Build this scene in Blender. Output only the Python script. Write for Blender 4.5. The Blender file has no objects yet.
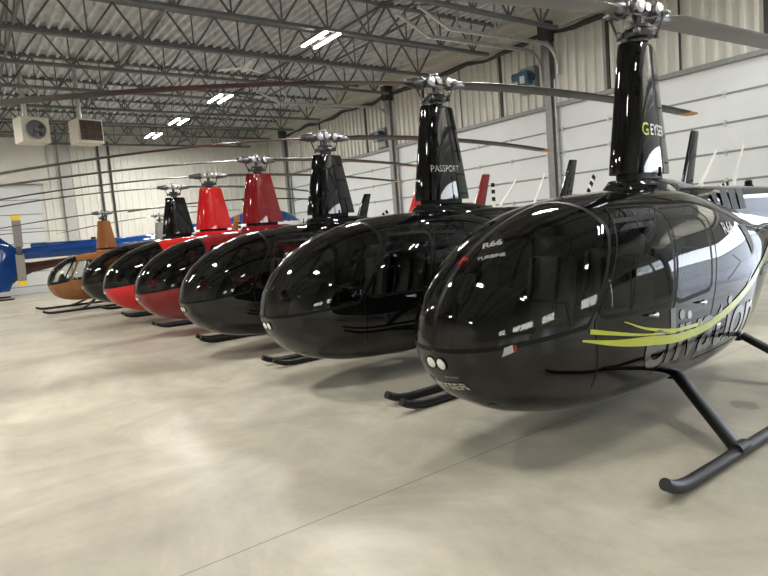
import bpy, bmesh, math, random
from mathutils import Vector, Matrix
random.seed(7)
sc = bpy.context.scene
COL = sc.collection
PI = math.pi
R = math.radians

# ------------------------------------------------------------------ camera
EYE = 1.62
cam_d = bpy.data.cameras.new('camera'); cam = bpy.data.objects.new('camera', cam_d); COL.objects.link(cam)
cam_d.sensor_width = 36.0; cam_d.lens = 590/768*36.0; cam_d.clip_start = .05; cam_d.clip_end = 400
PITCH, ROLL, YAW = 0.101772587, -0.0797303469, 0.946648518
_F0 = Vector((math.cos(YAW), math.sin(YAW), 0)); _Z = Vector((0, 0, 1)); _R0 = _F0.cross(_Z)
_F = _F0*math.cos(PITCH) - _Z*math.sin(PITCH); _U0 = _R0.cross(_F)
_Rt = _R0*math.cos(ROLL) + _U0*math.sin(ROLL); _U = -_R0*math.sin(ROLL) + _U0*math.cos(ROLL)
m = Matrix((_Rt, _U, -_F)).transposed().to_4x4(); m.translation = Vector((0, 0, EYE))
cam.matrix_world = m
sc.camera = cam

# ------------------------------------------------------------------ world, exposure
sc.view_settings.view_transform = 'Standard'; sc.view_settings.look = 'None'
sc.view_settings.gamma = 1.0; sc.view_settings.use_curve_mapping = False
sc.view_settings.exposure = 0.14
LAMP_W = 262.0
SKY = 0.55
HAZE = 8.0
w = bpy.data.worlds.new('sky'); sc.world = w; w.use_nodes = True
nt = w.node_tree; nt.nodes.clear()
o_ = nt.nodes.new('ShaderNodeOutputWorld'); b_ = nt.nodes.new('ShaderNodeBackground')
s_ = nt.nodes.new('ShaderNodeTexSky'); s_.sky_type = 'NISHITA'; s_.sun_disc = False
s_.sun_elevation = R(42); s_.sun_rotation = R(200); s_.air_density = 1.0; s_.dust_density = 1.5
b_.inputs['Strength'].default_value = SKY
a_ = nt.nodes.new('ShaderNodeMix'); a_.data_type = 'RGBA'; a_.blend_type = 'ADD'; a_.inputs['Factor'].default_value = 1.0
tcw = nt.nodes.new('ShaderNodeTexCoord'); spw = nt.nodes.new('ShaderNodeSeparateXYZ'); nt.links.new(tcw.outputs['Generated'], spw.inputs[0])
rw = nt.nodes.new('ShaderNodeMapRange'); rw.inputs['From Min'].default_value = 0.0; rw.inputs['From Max'].default_value = .55; rw.inputs['To Min'].default_value = HAZE/SKY; rw.inputs['To Max'].default_value = .25*HAZE/SKY
nt.links.new(spw.outputs['Z'], rw.inputs[0])
cw = nt.nodes.new('ShaderNodeVectorMath'); cw.operation = 'SCALE'; cw.inputs[0].default_value = (.95, .98, 1.05); nt.links.new(rw.outputs[0], cw.inputs['Scale'])
nt.links.new(s_.outputs[0], a_.inputs[6]); nt.links.new(cw.outputs[0], a_.inputs[7])
nt.links.new(a_.outputs[2], b_.inputs[0]); nt.links.new(b_.outputs[0], o_.inputs[0])

# ------------------------------------------------------------------ materials
def mat(name, col, rough=.5, metal=0., coat=0., noise=0., nscale=8., bump=0., spec=.5, back=None, emit=None, estr=0.):
    M = bpy.data.materials.new(name); M.use_nodes = True
    t = M.node_tree; p = t.nodes['Principled BSDF']
    p.inputs['Base Color'].default_value = (*col, 1); p.inputs['Roughness'].default_value = rough
    p.inputs['Metallic'].default_value = metal; p.inputs['Coat Weight'].default_value = coat
    p.inputs['Coat Roughness'].default_value = .02; p.inputs['Specular IOR Level'].default_value = spec
    if emit:
        p.inputs['Emission Color'].default_value = (*emit, 1); p.inputs['Emission Strength'].default_value = estr
    if noise > 0 or bump > 0:
        tc = t.nodes.new('ShaderNodeTexCoord'); n = t.nodes.new('ShaderNodeTexNoise')
        n.inputs['Scale'].default_value = nscale; n.inputs['Detail'].default_value = 5
        t.links.new(tc.outputs['Object'], n.inputs['Vector'])
        if noise > 0:
            r = t.nodes.new('ShaderNodeMapRange'); r.inputs['From Min'].default_value = .3; r.inputs['From Max'].default_value = .7
            r.inputs['To Min'].default_value = 1-noise; r.inputs['To Max'].default_value = 1+noise
            t.links.new(n.outputs['Fac'], r.inputs['Value'])
            mx = t.nodes.new('ShaderNodeVectorMath'); mx.operation = 'SCALE'; mx.inputs[0].default_value = col
            t.links.new(r.outputs[0], mx.inputs['Scale']); t.links.new(mx.outputs[0], p.inputs['Base Color'])
        if bump > 0:
            b = t.nodes.new('ShaderNodeBump'); b.inputs['Strength'].default_value = bump; b.inputs['Distance'].default_value = .01
            t.links.new(n.outputs['Fac'], b.inputs['Height']); t.links.new(b.outputs[0], p.inputs['Normal'])
    if back:                                     # cabin lining on the inner face of a skin
        g = t.nodes.new('ShaderNodeNewGeometry'); d = t.nodes.new('ShaderNodeBsdfDiffuse'); d.inputs[0].default_value = (*back, 1)
        x = t.nodes.new('ShaderNodeMixShader'); out = t.nodes['Material Output']
        t.links.new(g.outputs['Backfacing'], x.inputs[0]); t.links.new(p.outputs[0], x.inputs[1]); t.links.new(d.outputs[0], x.inputs[2])
        t.links.new(x.outputs[0], out.inputs[0])
    return M

def glass_mat(name, tint, ior=1.5, rough=.0):
    M = bpy.data.materials.new(name); M.use_nodes = True; t = M.node_tree; t.nodes.clear()
    o = t.nodes.new('ShaderNodeOutputMaterial'); tr = t.nodes.new('ShaderNodeBsdfTransparent'); tr.inputs[0].default_value = (*tint, 1)
    gl = t.nodes.new('ShaderNodeBsdfGlossy'); gl.inputs['Roughness'].default_value = rough
    fr = t.nodes.new('ShaderNodeFresnel'); fr.inputs[0].default_value = ior
    mx = t.nodes.new('ShaderNodeMixShader')
    mul = t.nodes.new('ShaderNodeMath'); mul.operation = 'MULTIPLY'; mul.inputs[1].default_value = 1.15; mul.use_clamp = True
    t.links.new(fr.outputs[0], mul.inputs[0])
    t.links.new(mul.outputs[0], mx.inputs[0]); t.links.new(tr.outputs[0], mx.inputs[1]); t.links.new(gl.outputs[0], mx.inputs[2])
    t.links.new(mx.outputs[0], o.inputs[0])
    return M

LINING = (.035, .033, .03)
def paint(name, col):
    M = mat(name, col, .03, 0, 0.0, noise=.04, nscale=3, back=LINING); M.node_tree.nodes['Principled BSDF'].inputs['IOR'].default_value = 1.5
    return M
M_black = paint('black_paint', (.003, .003, .0033))
M_red = paint('red_paint', (.50, .012, .012))
M_maroon = paint('dark_red_paint', (.17, .008, .010))
M_brown = paint('copper_paint', (.27, .105, .035))
M_dkbrown = paint('dark_brown_paint', (.035, .012, .009))
M_blue = paint('blue_paint', (.006, .04, .17))
M_white_p = paint('white_paint', (.7, .7, .7))
M_grey_p = paint('grey_paint', (.22, .23, .23))
M_glass = glass_mat('tinted_glass', (.42, .43, .42))
M_clear = glass_mat('clear_glass', (.9, .92, .9))
M_rubber = mat('black_rubber', (.008, .008, .008), .45, noise=.2)
M_trim = mat('black_trim', (.005, .005, .005), .5, noise=.1, spec=.15)
M_gear = mat('gear_black', (.009, .009, .010), .42, spec=.35, noise=.15)
M_seat = mat('seat_leather', (.11, .105, .09), .5, noise=.15, nscale=14, bump=.15)
M_inside = mat('cabin_dark', (.02, .02, .02), .6, noise=.2)
M_panel = mat('instrument_black', (.010, .010, .010), .85, noise=.2, spec=.2)
M_dial = mat('dial_grey', (.25, .25, .24), .3, noise=.1)
M_alu = mat('machined_aluminium', (.36, .36, .37), .30, 1.0, noise=.15, nscale=20)
M_steel = mat('dark_steel', (.08, .08, .085), .35, .8, noise=.2)
M_grip = mat('grip_metal', (.16, .16, .17), .35, .85, noise=.25, nscale=25)
M_blade = mat('blade_grey', (.20, .19, .18), .38, noise=.1, nscale=2)
M_bladeb = mat('blade_dark', (.022, .018, .017), .38, noise=.1, nscale=2)
M_bladeb2 = mat('blade_charcoal', (.03, .029, .029), .4, noise=.1)
M_tip = mat('tip_orange', (.62, .30, .03), .4, noise=.1)
M_yellow = mat('tip_yellow', (.75, .52, .04), .4, noise=.1)
M_lens = mat('lamp_lens', (.80, .80, .76), .25, .0, .5, noise=.1, nscale=40)
M_whip = mat('antenna_white', (.8, .8, .78), .4, noise=.05)
M_lime = mat('lime_vinyl', (.40, .46, .02), .22, coat=1., noise=.05)
M_text_w = mat('white_vinyl', (.72, .72, .70), .3, coat=.6, noise=.04)
M_text_g = mat('grey_vinyl', (.085, .087, .083), .25, coat=1., noise=.05)
M_text_s = mat('silver_vinyl', (.33, .34, .33), .25, coat=1., noise=.05)
M_redcloth = mat('red_cord', (.6, .01, .01), .7, noise=.2)

# ------------------------------------------------------------------ mesh builder
class MB:
    def __init__(s): s.v = []; s.f = []; s.n = None
    def add(s, vs, fs):
        k = len(s.v); s.v += [tuple(v) for v in vs]; s.f += [tuple(i+k for i in f) for f in fs]; return s
    def box(s, c, d, rot=None, bev=0.):
        x, y, z = d[0]/2, d[1]/2, d[2]/2
        if bev > 0:
            b = min(bev, x*.9, y*.9, z*.9); bm = bmesh.new(); bmesh.ops.create_cube(bm, size=1)
            for v in bm.verts: v.co = Vector((v.co.x*2*x, v.co.y*2*y, v.co.z*2*z))
            bmesh.ops.bevel(bm, geom=bm.edges[:], offset=b, segments=2, affect='EDGES', profile=.5)
            bm.verts.index_update(); vs = [v.co.copy() for v in bm.verts]; fs = [[v.index for v in f.verts] for f in bm.faces]; bm.free()
        else:
            vs = [Vector((a, b, e)) for a in (-x, x) for b in (-y, y) for e in (-z, z)]
            fs = [(0, 1, 3, 2), (4, 6, 7, 5), (0, 4, 5, 1), (2, 3, 7, 6), (0, 2, 6, 4), (1, 5, 7, 3)]
        if rot is not None: vs = [rot @ v for v in vs]
        return s.add([v+Vector(c) for v in vs], fs)
    def cyl(s, a, b, r0, r1=None, n=12, cap=True):
        return s.tube([a, b], [r0, r0 if r1 is None else r1], n, cap)
    def tube(s, pts, r, n=10, cap=True):
        pts = [Vector(p) for p in pts]
        if not isinstance(r, (list, tuple)): r = [r]*len(pts)
        vs = []; up = None
        for i, p in enumerate(pts):
            t = (pts[min(i+1, len(pts)-1)]-pts[max(i-1, 0)]).normalized()
            if up is None:
                up = Vector((0, 0, 1)) if abs(t.z) < .9 else Vector((1, 0, 0))
            a = t.cross(up).normalized(); u2 = a.cross(t).normalized(); up = u2
            for k in range(n):
                g = 2*PI*k/n; vs.append(p+(a*math.cos(g)+u2*math.sin(g))*r[i])
        fs = []
        for i in range(len(pts)-1):
            for k in range(n):
                fs.append((i*n+k, i*n+(k+1) % n, (i+1)*n+(k+1) % n, (i+1)*n+k))
        if cap: fs.append(tuple(range(n-1, -1, -1))); fs.append(tuple((len(pts)-1)*n+k for k in range(n)))
        return s.add(vs, fs)
    def bar(s, a, b, w, h, up=(0, 0, 1)):
        a = Vector(a); b = Vector(b); t = (b-a).normalized(); up = Vector(up)
        if abs(t.dot(up)) > .95: up = Vector((1, 0, 0))
        x = t.cross(up).normalized(); z = x.cross(t)
        vs = [p+x*sx*w/2+z*sz*h/2 for p in (a, b) for sx, sz in ((-1, -1), (1, -1), (1, 1), (-1, 1))]
        return s.add(vs, [(3, 2, 1, 0), (4, 5, 6, 7), (0, 1, 5, 4), (1, 2, 6, 5), (2, 3, 7, 6), (3, 0, 4, 7)])
    def loft(s, secs, closed=True, cap=True):
        n = len(secs[0]); vs = [p for q in secs for p in q]; fs = []
        for i in range(len(secs)-1):
            for k in range(n if closed else n-1):
                fs.append((i*n+k, i*n+(k+1) % n, (i+1)*n+(k+1) % n, (i+1)*n+k))
        if cap: fs.append(tuple(range(n-1, -1, -1))); fs.append(tuple((len(secs)-1)*n+k for k in range(n)))
        return s.add(vs, fs)
    def lathe(s, prof, n=24, axis='z', c=(0, 0, 0)):
        c = Vector(c); secs = []
        for (r, h) in prof:
            ring = []
            for k in range(n):
                g = 2*PI*k/n; a, b = r*math.cos(g), r*math.sin(g)
                ring.append(c+(Vector((a, b, h)) if axis == 'z' else Vector((h, a, b)) if axis == 'x' else Vector((b, h, a))))
            secs.append(ring)
        return s.loft(secs)
    def build(s, name, material, parent=None, smooth=True, angle=38):
        me = bpy.data.meshes.new(name); me.from_pydata(s.v, [], s.f)
        bm = bmesh.new(); bm.from_mesh(me); bmesh.ops.recalc_face_normals(bm, faces=bm.faces[:]); bm.to_mesh(me); bm.free()
        me.materials.append(material)
        if smooth:
            me.shade_smooth()
            try: me.set_sharp_from_angle(angle=R(angle))
            except Exception: pass
        o = bpy.data.objects.new(name, me); COL.objects.link(o); o.parent = parent
        return o

def tag(o, label=None, cat=None, group=None, kind=None):
    if label: o['label'] = label
    if cat: o['category'] = cat
    if group: o['group'] = group
    if kind: o['kind'] = kind
    return o
def empty(name, loc=(0, 0, 0), rz=0.):
    o = bpy.data.objects.new(name, None); COL.objects.link(o); o.location = loc; o.rotation_euler = (0, 0, rz); o.empty_display_size = .2
    return o
def copy_tree(o, parent=None):
    c = o.copy(); COL.objects.link(c); c.parent = parent
    for ch in list(o.children): copy_tree(ch, c)
    return c
def setmat(o, material):
    for s in o.material_slots: s.link = 'OBJECT'; s.material = material
def struct(o): o['kind'] = 'structure'; return o

# ------------------------------------------------------------------ the hangar
XW, YF, XL, YB, ZC = 13.7, 29.5, -11.0, -11.5, 7.32        # door wall, far wall, left wall, back wall, deck
def floor_mat():
    M = bpy.data.materials.new('polished_concrete'); M.use_nodes = True; t = M.node_tree; p = t.nodes['Principled BSDF']; L = t.links.new
    tc = t.nodes.new('ShaderNodeTexCoord')
    def noise(sc_, det, rough=.55, dist=0., stretch=None):
        n = t.nodes.new('ShaderNodeTexNoise'); n.inputs['Scale'].default_value = sc_; n.inputs['Detail'].default_value = det
        n.inputs['Roughness'].default_value = rough; n.inputs['Distortion'].default_value = dist
        if stretch:
            mp = t.nodes.new('ShaderNodeMapping'); mp.inputs['Scale'].default_value = stretch; L(tc.outputs['Object'], mp.inputs[0]); L(mp.outputs[0], n.inputs['Vector'])
        else: L(tc.outputs['Object'], n.inputs['Vector'])
        return n
    a = noise(.6, 8, .66, 1.4); b = noise(2.6, 6, .6, .6, (1, .6, 1)); c = noise(60, 3)
    r1 = t.nodes.new('ShaderNodeValToRGB'); r1.color_ramp.elements[0].position = .34; r1.color_ramp.elements[1].position = .68
    r1.color_ramp.elements[0].color = (.375, .35, .28, 1); r1.color_ramp.elements[1].color = (.575, .54, .445, 1)
    L(a.outputs['Fac'], r1.inputs[0])
    r2 = t.nodes.new('ShaderNodeMapRange'); r2.inputs['From Min'].default_value = .3; r2.inputs['From Max'].default_value = .7; r2.inputs['To Min'].default_value = .90; r2.inputs['To Max'].default_value = 1.08
    L(b.outputs['Fac'], r2.inputs[0])
    m1 = t.nodes.new('ShaderNodeVectorMath'); m1.operation = 'SCALE'; L(r1.outputs[0], m1.inputs[0]); L(r2.outputs[0], m1.inputs['Scale'])
    r3 = t.nodes.new('ShaderNodeMapRange'); r3.inputs['To Min'].default_value = .95; r3.inputs['To Max'].default_value = 1.05; L(c.outputs['Fac'], r3.inputs[0])
    m2 = t.nodes.new('ShaderNodeVectorMath'); m2.operation = 'SCALE'; L(m1.outputs[0], m2.inputs[0]); L(r3.outputs[0], m2.inputs['Scale'])
    d = noise(5.5, 9, .68, .9, (1, .45, 1))
    r4 = t.nodes.new('ShaderNodeMapRange'); r4.inputs['From Min'].default_value = .32; r4.inputs['From Max'].default_value = .68; r4.inputs['To Min'].default_value = .93; r4.inputs['To Max'].default_value = 1.05; L(d.outputs['Fac'], r4.inputs[0])
    m3 = t.nodes.new('ShaderNodeVectorMath'); m3.operation = 'SCALE'; L(m2.outputs[0], m3.inputs[0]); L(r4.outputs[0], m3.inputs['Scale']); m2 = m3
    # saw-cut joint
    sp = t.nodes.new('ShaderNodeSeparateXYZ'); L(tc.outputs['Object'], sp.inputs[0])
    def near(sock, val, wdt):
        s = t.nodes.new('ShaderNodeMath'); s.operation = 'SUBTRACT'; L(sock, s.inputs[0]); s.inputs[1].default_value = val
        q = t.nodes.new('ShaderNodeMath'); q.operation = 'ABSOLUTE'; L(s.outputs[0], q.inputs[0])
        l = t.nodes.new('ShaderNodeMath'); l.operation = 'LESS_THAN'; L(q.outputs[0], l.inputs[0]); l.inputs[1].default_value = wdt
        return l.outputs[0]
    jy = near(sp.outputs['Y'], 2.88, .0045)
    # oil stain
    vd = t.nodes.new('ShaderNodeVectorMath'); vd.operation = 'DISTANCE'; L(tc.outputs['Object'], vd.inputs[0]); vd.inputs[1].default_value = (4.9, 2.06, 0)
    vs = t.nodes.new('ShaderNodeMath'); vs.operation = 'ADD'; L(vd.outputs['Value'], vs.inputs[0])
    n3 = noise(9, 4); ms = t.nodes.new('ShaderNodeMath'); ms.operation = 'MULTIPLY'; ms.inputs[1].default_value = .22; L(n3.outputs['Fac'], ms.inputs[0]); L(ms.outputs[0], vs.inputs[1])
    st = t.nodes.new('ShaderNodeMapRange'); st.inputs['From Min'].default_value = .19; st.inputs['From Max'].default_value = .23; st.inputs['To Min'].default_value = .55; st.inputs['To Max'].default_value = 0.
    L(vs.outputs[0], st.inputs[0])
    mxa = t.nodes.new('ShaderNodeMath'); mxa.operation = 'MAXIMUM'; mj = t.nodes.new('ShaderNodeMath'); mj.operation = 'MULTIPLY'; mj.inputs[1].default_value = .72
    L(jy, mj.inputs[0]); L(mj.outputs[0], mxa.inputs[0]); L(st.outputs[0], mxa.inputs[1])
    mix = t.nodes.new('ShaderNodeMix'); mix.data_type = 'RGBA'; L(mxa.outputs[0], mix.inputs['Factor']); L(m2.outputs[0], mix.inputs[6]); mix.inputs[7].default_value = (.12, .115, .10, 1)
    L(mix.outputs[2], p.inputs['Base Color'])
    rr = t.nodes.new('ShaderNodeMapRange'); rr.inputs['From Min'].default_value = .3; rr.inputs['From Max'].default_value = .7; rr.inputs['To Min'].default_value = .33; rr.inputs['To Max'].default_value = .41
    L(d.outputs['Fac'], rr.inputs[0]); L(rr.outputs[0], p.inputs['Roughness'])
    bp = t.nodes.new('ShaderNodeBump'); bp.inputs['Strength'].default_value = .012; bp.inputs['Distance'].default_value = .01; L(b.outputs['Fac'], bp.inputs['Height']); L(bp.outputs[0], p.inputs['Normal'])
    p.inputs['Specular IOR Level'].default_value = .45
    return M
M_siding = mat('cream_siding', (.60, .595, .545), .45, noise=.04, nscale=1.5)
M_band = mat('cream_liner', (.60, .59, .53), .45, noise=.04, nscale=1.5)
M_farwall = mat('pale_siding', (.66, .65, .60), .5, noise=.04, nscale=1.5)
M_door = mat('door_white', (.63, .66, .68), .38, noise=.03, nscale=2)
M_deck = mat('galvanised_deck', (.60, .62, .65), .5, .1, noise=.2, nscale=3)
M_joist = mat('joist_grey', (.13, .134, .136), .5, .2, noise=.15)
M_post = mat('column_grey', (.22, .225, .225), .45, .2, noise=.1)
M_dark = mat('dark_strip', (.035, .035, .033), .6, noise=.2)
M_galv = mat('galvanised_track', (.55, .56, .55), .35, .7, noise=.15)
M_apron = mat('apron_concrete', (.55, .56, .56), .8, noise=.1, nscale=.5)
M_shed = mat('neighbour_cladding', (.56, .58, .58), .7, noise=.06)
M_wall = mat('plain_wall', (.55, .54, .50), .6, noise=.05)

def slab(name, lo, hi, material):
    c = [(a+b)/2 for a, b in zip(lo, hi)]; d = [b-a for a, b in zip(lo, hi)]
    return struct(MB().box(c, d).build(name, material, smooth=False))
slab('floor', (XL-.3, YB-.3, -.2), (XW+.3, YF+.3, 0), floor_mat())
slab('apron', (XW+.3, -40, -.25), (60, 40, -.02), M_apron)

b = MB(); b.box((50, -25, 2.1), (10, 90, 4.4)); b.add([(44.6, -70.4, 4.3), (44.6, 20.4, 4.3), (55.4, 20.4, 4.3), (55.4, -70.4, 4.3), (50, -70.4, 5.0), (50, 20.4, 5.0)], [(0, 1, 5, 4), (3, 4, 5, 2), (0, 4, 3), (1, 2, 5), (0, 3, 2, 1)])
struct(b.build('neighbouring_hangar', M_shed, smooth=False))
def corr(name, o, U, V, N, L, H, pitch, depth, material, holes=()):
    """ribbed sheet: ribs run along V, repeat along U; N points into the room"""
    o = Vector(o); U = Vector(U); V = Vector(V); N = Vector(N); b = MB(); n = int(L/pitch)
    prof = []
    for i in range(n+1):
        u = i*pitch
        for du, h in ((0, 0), (.34, 0), (.39, 1), (.64, 1), (.69, 0)):
            if u+du*pitch <= L: prof.append((u+du*pitch, h*depth))
    prof.append((L, 0))
    lo = [o+U*u+N*h for u, h in prof]; hi = [p+V*H for p in lo]
    b.loft([lo, hi], closed=False, cap=False)
    return struct(b.build(name, material, smooth=False))
# ceiling: ribs along Y, repeating along X
SKX0, SKX1, SKY0, SKY1 = 9.2, 13.0, -4.4, -1.4             # one two-pane skylight
corr('ceiling', (XL, YB, ZC), (1, 0, 0), (0, 1, 0), (0, 0, -1), SKX0-XL, YF-YB, .25, .11, M_deck)
corr('ceiling', (SKX1, YB, ZC), (1, 0, 0), (0, 1, 0), (0, 0, -1), XW-SKX1, YF-YB, .25, .11, M_deck)
corr('ceiling', (SKX0, YB, ZC), (1, 0, 0), (0, 1, 0), (0, 0, -1), SKX1-SKX0, SKY0-YB, .25, .11, M_deck)
corr('ceiling', (SKX0, SKY1, ZC), (1, 0, 0), (0, 1, 0), (0, 0, -1), SKX1-SKX0, YF-SKY1, .25, .11, M_deck)
b = MB()
for lo, hi in (((XL-.3, YB-.3), (SKX0, YF+.3)), ((SKX1, YB-.3), (XW+.3, YF+.3)), ((SKX0, YB-.3), (SKX1, SKY0)), ((SKX0, SKY1), (SKX1, YF+.3))):
    b.box(((lo[0]+hi[0])/2, (lo[1]+hi[1])/2, ZC+.11), (hi[0]-lo[0], hi[1]-lo[1], .18))
struct(b.build('roof', M_dark, smooth=False))
b = MB()
for x in (SKX0+.05, (SKX0+SKX1)/2, SKX1-.05): b.box((x, (SKY0+SKY1)/2, ZC+.02), (.1, SKY1-SKY0, .16))
for y in (SKY0+.05, SKY1-.05): b.box(((SKX0+SKX1)/2, y, ZC+.02), (SKX1-SKX0, .1, .16))
sk = struct(b.build('window_9', M_post, smooth=False))
MB().box(((SKX0+SKX1)/2, (SKY0+SKY1)/2, ZC+.06), (SKX1-SKX0-.1, SKY1-SKY0-.1, .012)).build('pane', M_clear, sk, smooth=False)
# door wall (right): cream vertical ribs between door heads and the band, horizontal ribs above
DH = 4.50; ZP = 6.42
COLS = [-4.9, 3.0, 10.45, 17.6, 26.1]
corr('wall_right', (XW, YB, DH), (0, 1, 0), (0, 0, 1), (-1, 0, 0), YF-YB, ZP-DH, .27, .07, M_siding)
corr('wall_right_upper', (XW-.01, YB, ZP), (0, 0, 1), (0, 1, 0), (-1, 0, 0), ZC-ZP, YF-YB, .28, .06, M_band)
b = MB()
for lo, hi in (((XW+.06, YB, DH), (XW+.25, YF, ZC)), ((XW, 26.2, 0), (XW+.25, YF, DH))):
    b.box([(p+q)/2 for p, q in zip(lo, hi)], [q-p for p, q in zip(lo, hi)])
for y in COLS: b.box((XW+.16, y, DH/2), (.12, .7, DH))
b.box((XW+.2, 0, -.1), (.4, .1, .1))
struct(b.build('wall_right_lower', M_siding, smooth=False))
# far wall with a big white door at its left
corr('wall_far', (XL, YF, 0), (1, 0, 0), (0, 0, 1), (0, -1, 0), XW-XL, ZC, .30, .03, M_farwall)
b = MB(); b.box((1.1, YF-.30, 5.6), (5.2, .16, 1.9)); struct(b.build('wall_far_header', M_farwall, smooth=False))
slab('wall_left', (XL-.25, YB, 0), (XL, YF, ZC), M_wall)
# back wall with three high windows
b = MB()
WB = [(-8, -5), (-2.5, .5), (3, 6), (8.5, 11.5)]
xs = [XL]+[q for p in WB for q in p]+[XW]
for i in range(0, len(xs), 2): b.box(((xs[i]+xs[i+1])/2, YB-.12, ZC/2), (xs[i+1]-xs[i], .24, ZC))
for x0, x1 in WB:
    b.box(((x0+x1)/2, YB-.12, .5), (x1-x0, .24, 1.0)); b.box(((x0+x1)/2, YB-.12, (2.6+ZC)/2), (x1-x0, .24, ZC-2.6))
struct(b.build('wall_back', M_wall, smooth=False))
for i, (x0, x1) in enumerate(WB):
    b = MB(); zc = 1.8
    for z in (1.03, 2.57): b.box(((x0+x1)/2, YB-.05, z), (x1-x0, .1, .07))
    for x in (x0+.035, (x0+x1)/2, x1-.035): b.box((x, YB-.05, zc), (.07, .1, 1.6))
    wo = struct(b.build('window_%d' % (i+1), M_post, smooth=False))
    MB().box(((x0+x1)/2, YB-.07, zc), (x1-x0-.02, .01, 1.56)).build('pane', M_clear, wo, smooth=False)

# overhead doors: one per bay, ribbed into sections, with hinges
def overhead_door(n, y0, y1, axis='x', at=XW, z0=0., top=DH, name=None):
    root = MB(); ns = 8; hs = .611
    edges = [top]; z = top-.63
    while z > z0+.1: edges.append(z); z -= hs
    edges.append(z0)
    for i in range(len(edges)-1):
        zt, zb = edges[i], edges[i+1]
        c, d = ((at+.03, (y0+y1)/2, (zt+zb)/2), (.05, y1-y0, zt-zb-.012)) if axis == 'x' else (((y0+y1)/2, at-.03, (zt+zb)/2), (y1-y0, .05, zt-zb-.012))
        root.box(c, d, bev=.006)
    o = struct(root.build(name or 'door_%d' % n, M_door, smooth=False))
    s = MB()
    for z in edges[1:-1]:
        if axis == 'x': s.box((at+.0, (y0+y1)/2, z), (.012, y1-y0, .045))
        else: s.box(((y0+y1)/2, at-.062, z), (y1-y0, .012, .03))
    s.build('seam', M_post, o, smooth=False)
    k = int((y1-y0)/1.25)
    for z in edges[1:-1]:
        for j in range(k+1):
            y = y0+.12+(y1-y0-.24)*j/k
            if axis == 'x' and y > 3:
                h = MB(); h.box((at-.014, y, z), (.02, .05, .14)); h.cyl((at-.03, y-.045, z), (at-.03, y+.045, z), .016, n=8); h.build('hinge', M_galv, o)
    return o
BAYS = [(10.6, 17.45), (17.75, 25.95), (3.15, 10.3)]
for i, (a, c) in enumerate(BAYS): overhead_door(i+1, a, c)
overhead_door(4, -1.6, 3.35, 'y', YF-.06, 0, 4.62)
# the raised door of the open bay, parked under the joists
o = MB()
for i in range(4): o.box((XW-1.25-i*.62, -.95, 5.35), (.60, 7.4, .05), bev=.006)
for lo, hi in ((3.05, 3.53), (3.54, 4.02), (4.03, DH)): o.box((XW+.03, -.95, (lo+hi)/2), (.05, 7.6, hi-lo), bev=.005)
struct(o.build('door_6', M_door, smooth=False))
# head rail above every door
b = MB()
for y0, y1 in BAYS+[(-4.75, 2.85), (-11.4, -5.05)]: b.box((XW-.04, (y0+y1)/2, DH+.03), (.13, y1-y0, .10))
struct(b.build('trim_1', M_post, smooth=False))
# the two nearer bays have doors with a row of windows in one section
for n, (y0, y1) in ((5, (-11.4, -5.05)),):
    zb, zt = 2.65, 3.87
    o = MB()
    for lo, hi in ((0, .81), (.81, 1.42), (1.42, 2.04), (2.04, zb), (zt, DH)):
        o.box((XW+.03, (y0+y1)/2, (lo+hi)/2), (.05, y1-y0, hi-lo-.01), bev=.005)
    k = 6; wd = (y1-y0)/k
    for j in range(k+1): o.box((XW+.03, y0+wd*j+(.06 if j == 0 else -.06 if j == k else 0), (zb+zt)/2), (.05, .14, zt-zb))
    for z in (zb+.05, zt-.05): o.box((XW+.03, (y0+y1)/2, z), (.05, y1-y0, .12))
    d = struct(o.build('door_%d' % n, M_door, smooth=False))
    for j in range(k): MB().box((XW+.03, y0+wd*(j+.5), (zb+zt)/2), (.012, wd-.12, zt-zb-.12)).build('window', M_clear, d, smooth=False)
    q = MB()
    for z in (.81, 1.42, 2.04, zb, 3.26, zt): q.box((XW, (y0+y1)/2, z), (.012, y1-y0, .035))
    q.build('seam', M_post, d, smooth=False)
# columns
for i, y in enumerate(COLS):
    b = MB(); x = XW-.13
    b.box((x-.09, y, 3.33), (.02, .20, 6.66)); b.box((x+.10, y, 3.33), (.02, .20, 6.66)); b.box((x, y, 3.33), (.18, .02, 6.66))
    o = struct(b.build('column', M_post, smooth=False))
    t = MB()                                                          # door tracks beside the column
    for s in (-1, 1): t.bar((XW-.1, y+s*.15, 0), (XW-.1, y+s*.15, 5.2), .05, .06)
    t.build('track', M_galv, o, smooth=False)
    k = MB(); k.box((XW-.2, y, ZP+.05), (.34, .26, .5)); k.build('bracket', M_dark, o, smooth=False)
# battens
b = MB(); y = 6.95-1.76*10; i = 0
while y < YF:
    if all(abs(y-c) > .4 for c in COLS):
        o = MB().box((XW-.045, y, (DH+ZP)/2+.04), (.03, .085, ZP-DH-.1)).build('trim_%d' % (i+2), M_dark, smooth=False); struct(o); i += 1
    y += 1.762
# cable run along the wall above the battens
pts = []; y = -11
while y < 25.8:
    pts.append((XW-.10, y, ZP-.02+.05*math.sin(y*1.9)+.03*math.sin(y*4.3))); y += .35
tag(MB().tube(pts, [.06+.02*math.sin(k*.9) for k in range(len(pts))], 8).build('wall_conduit', M_dark), 'sagging black conduit run along the cream wall above the overhead doors', 'conduit')

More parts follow.
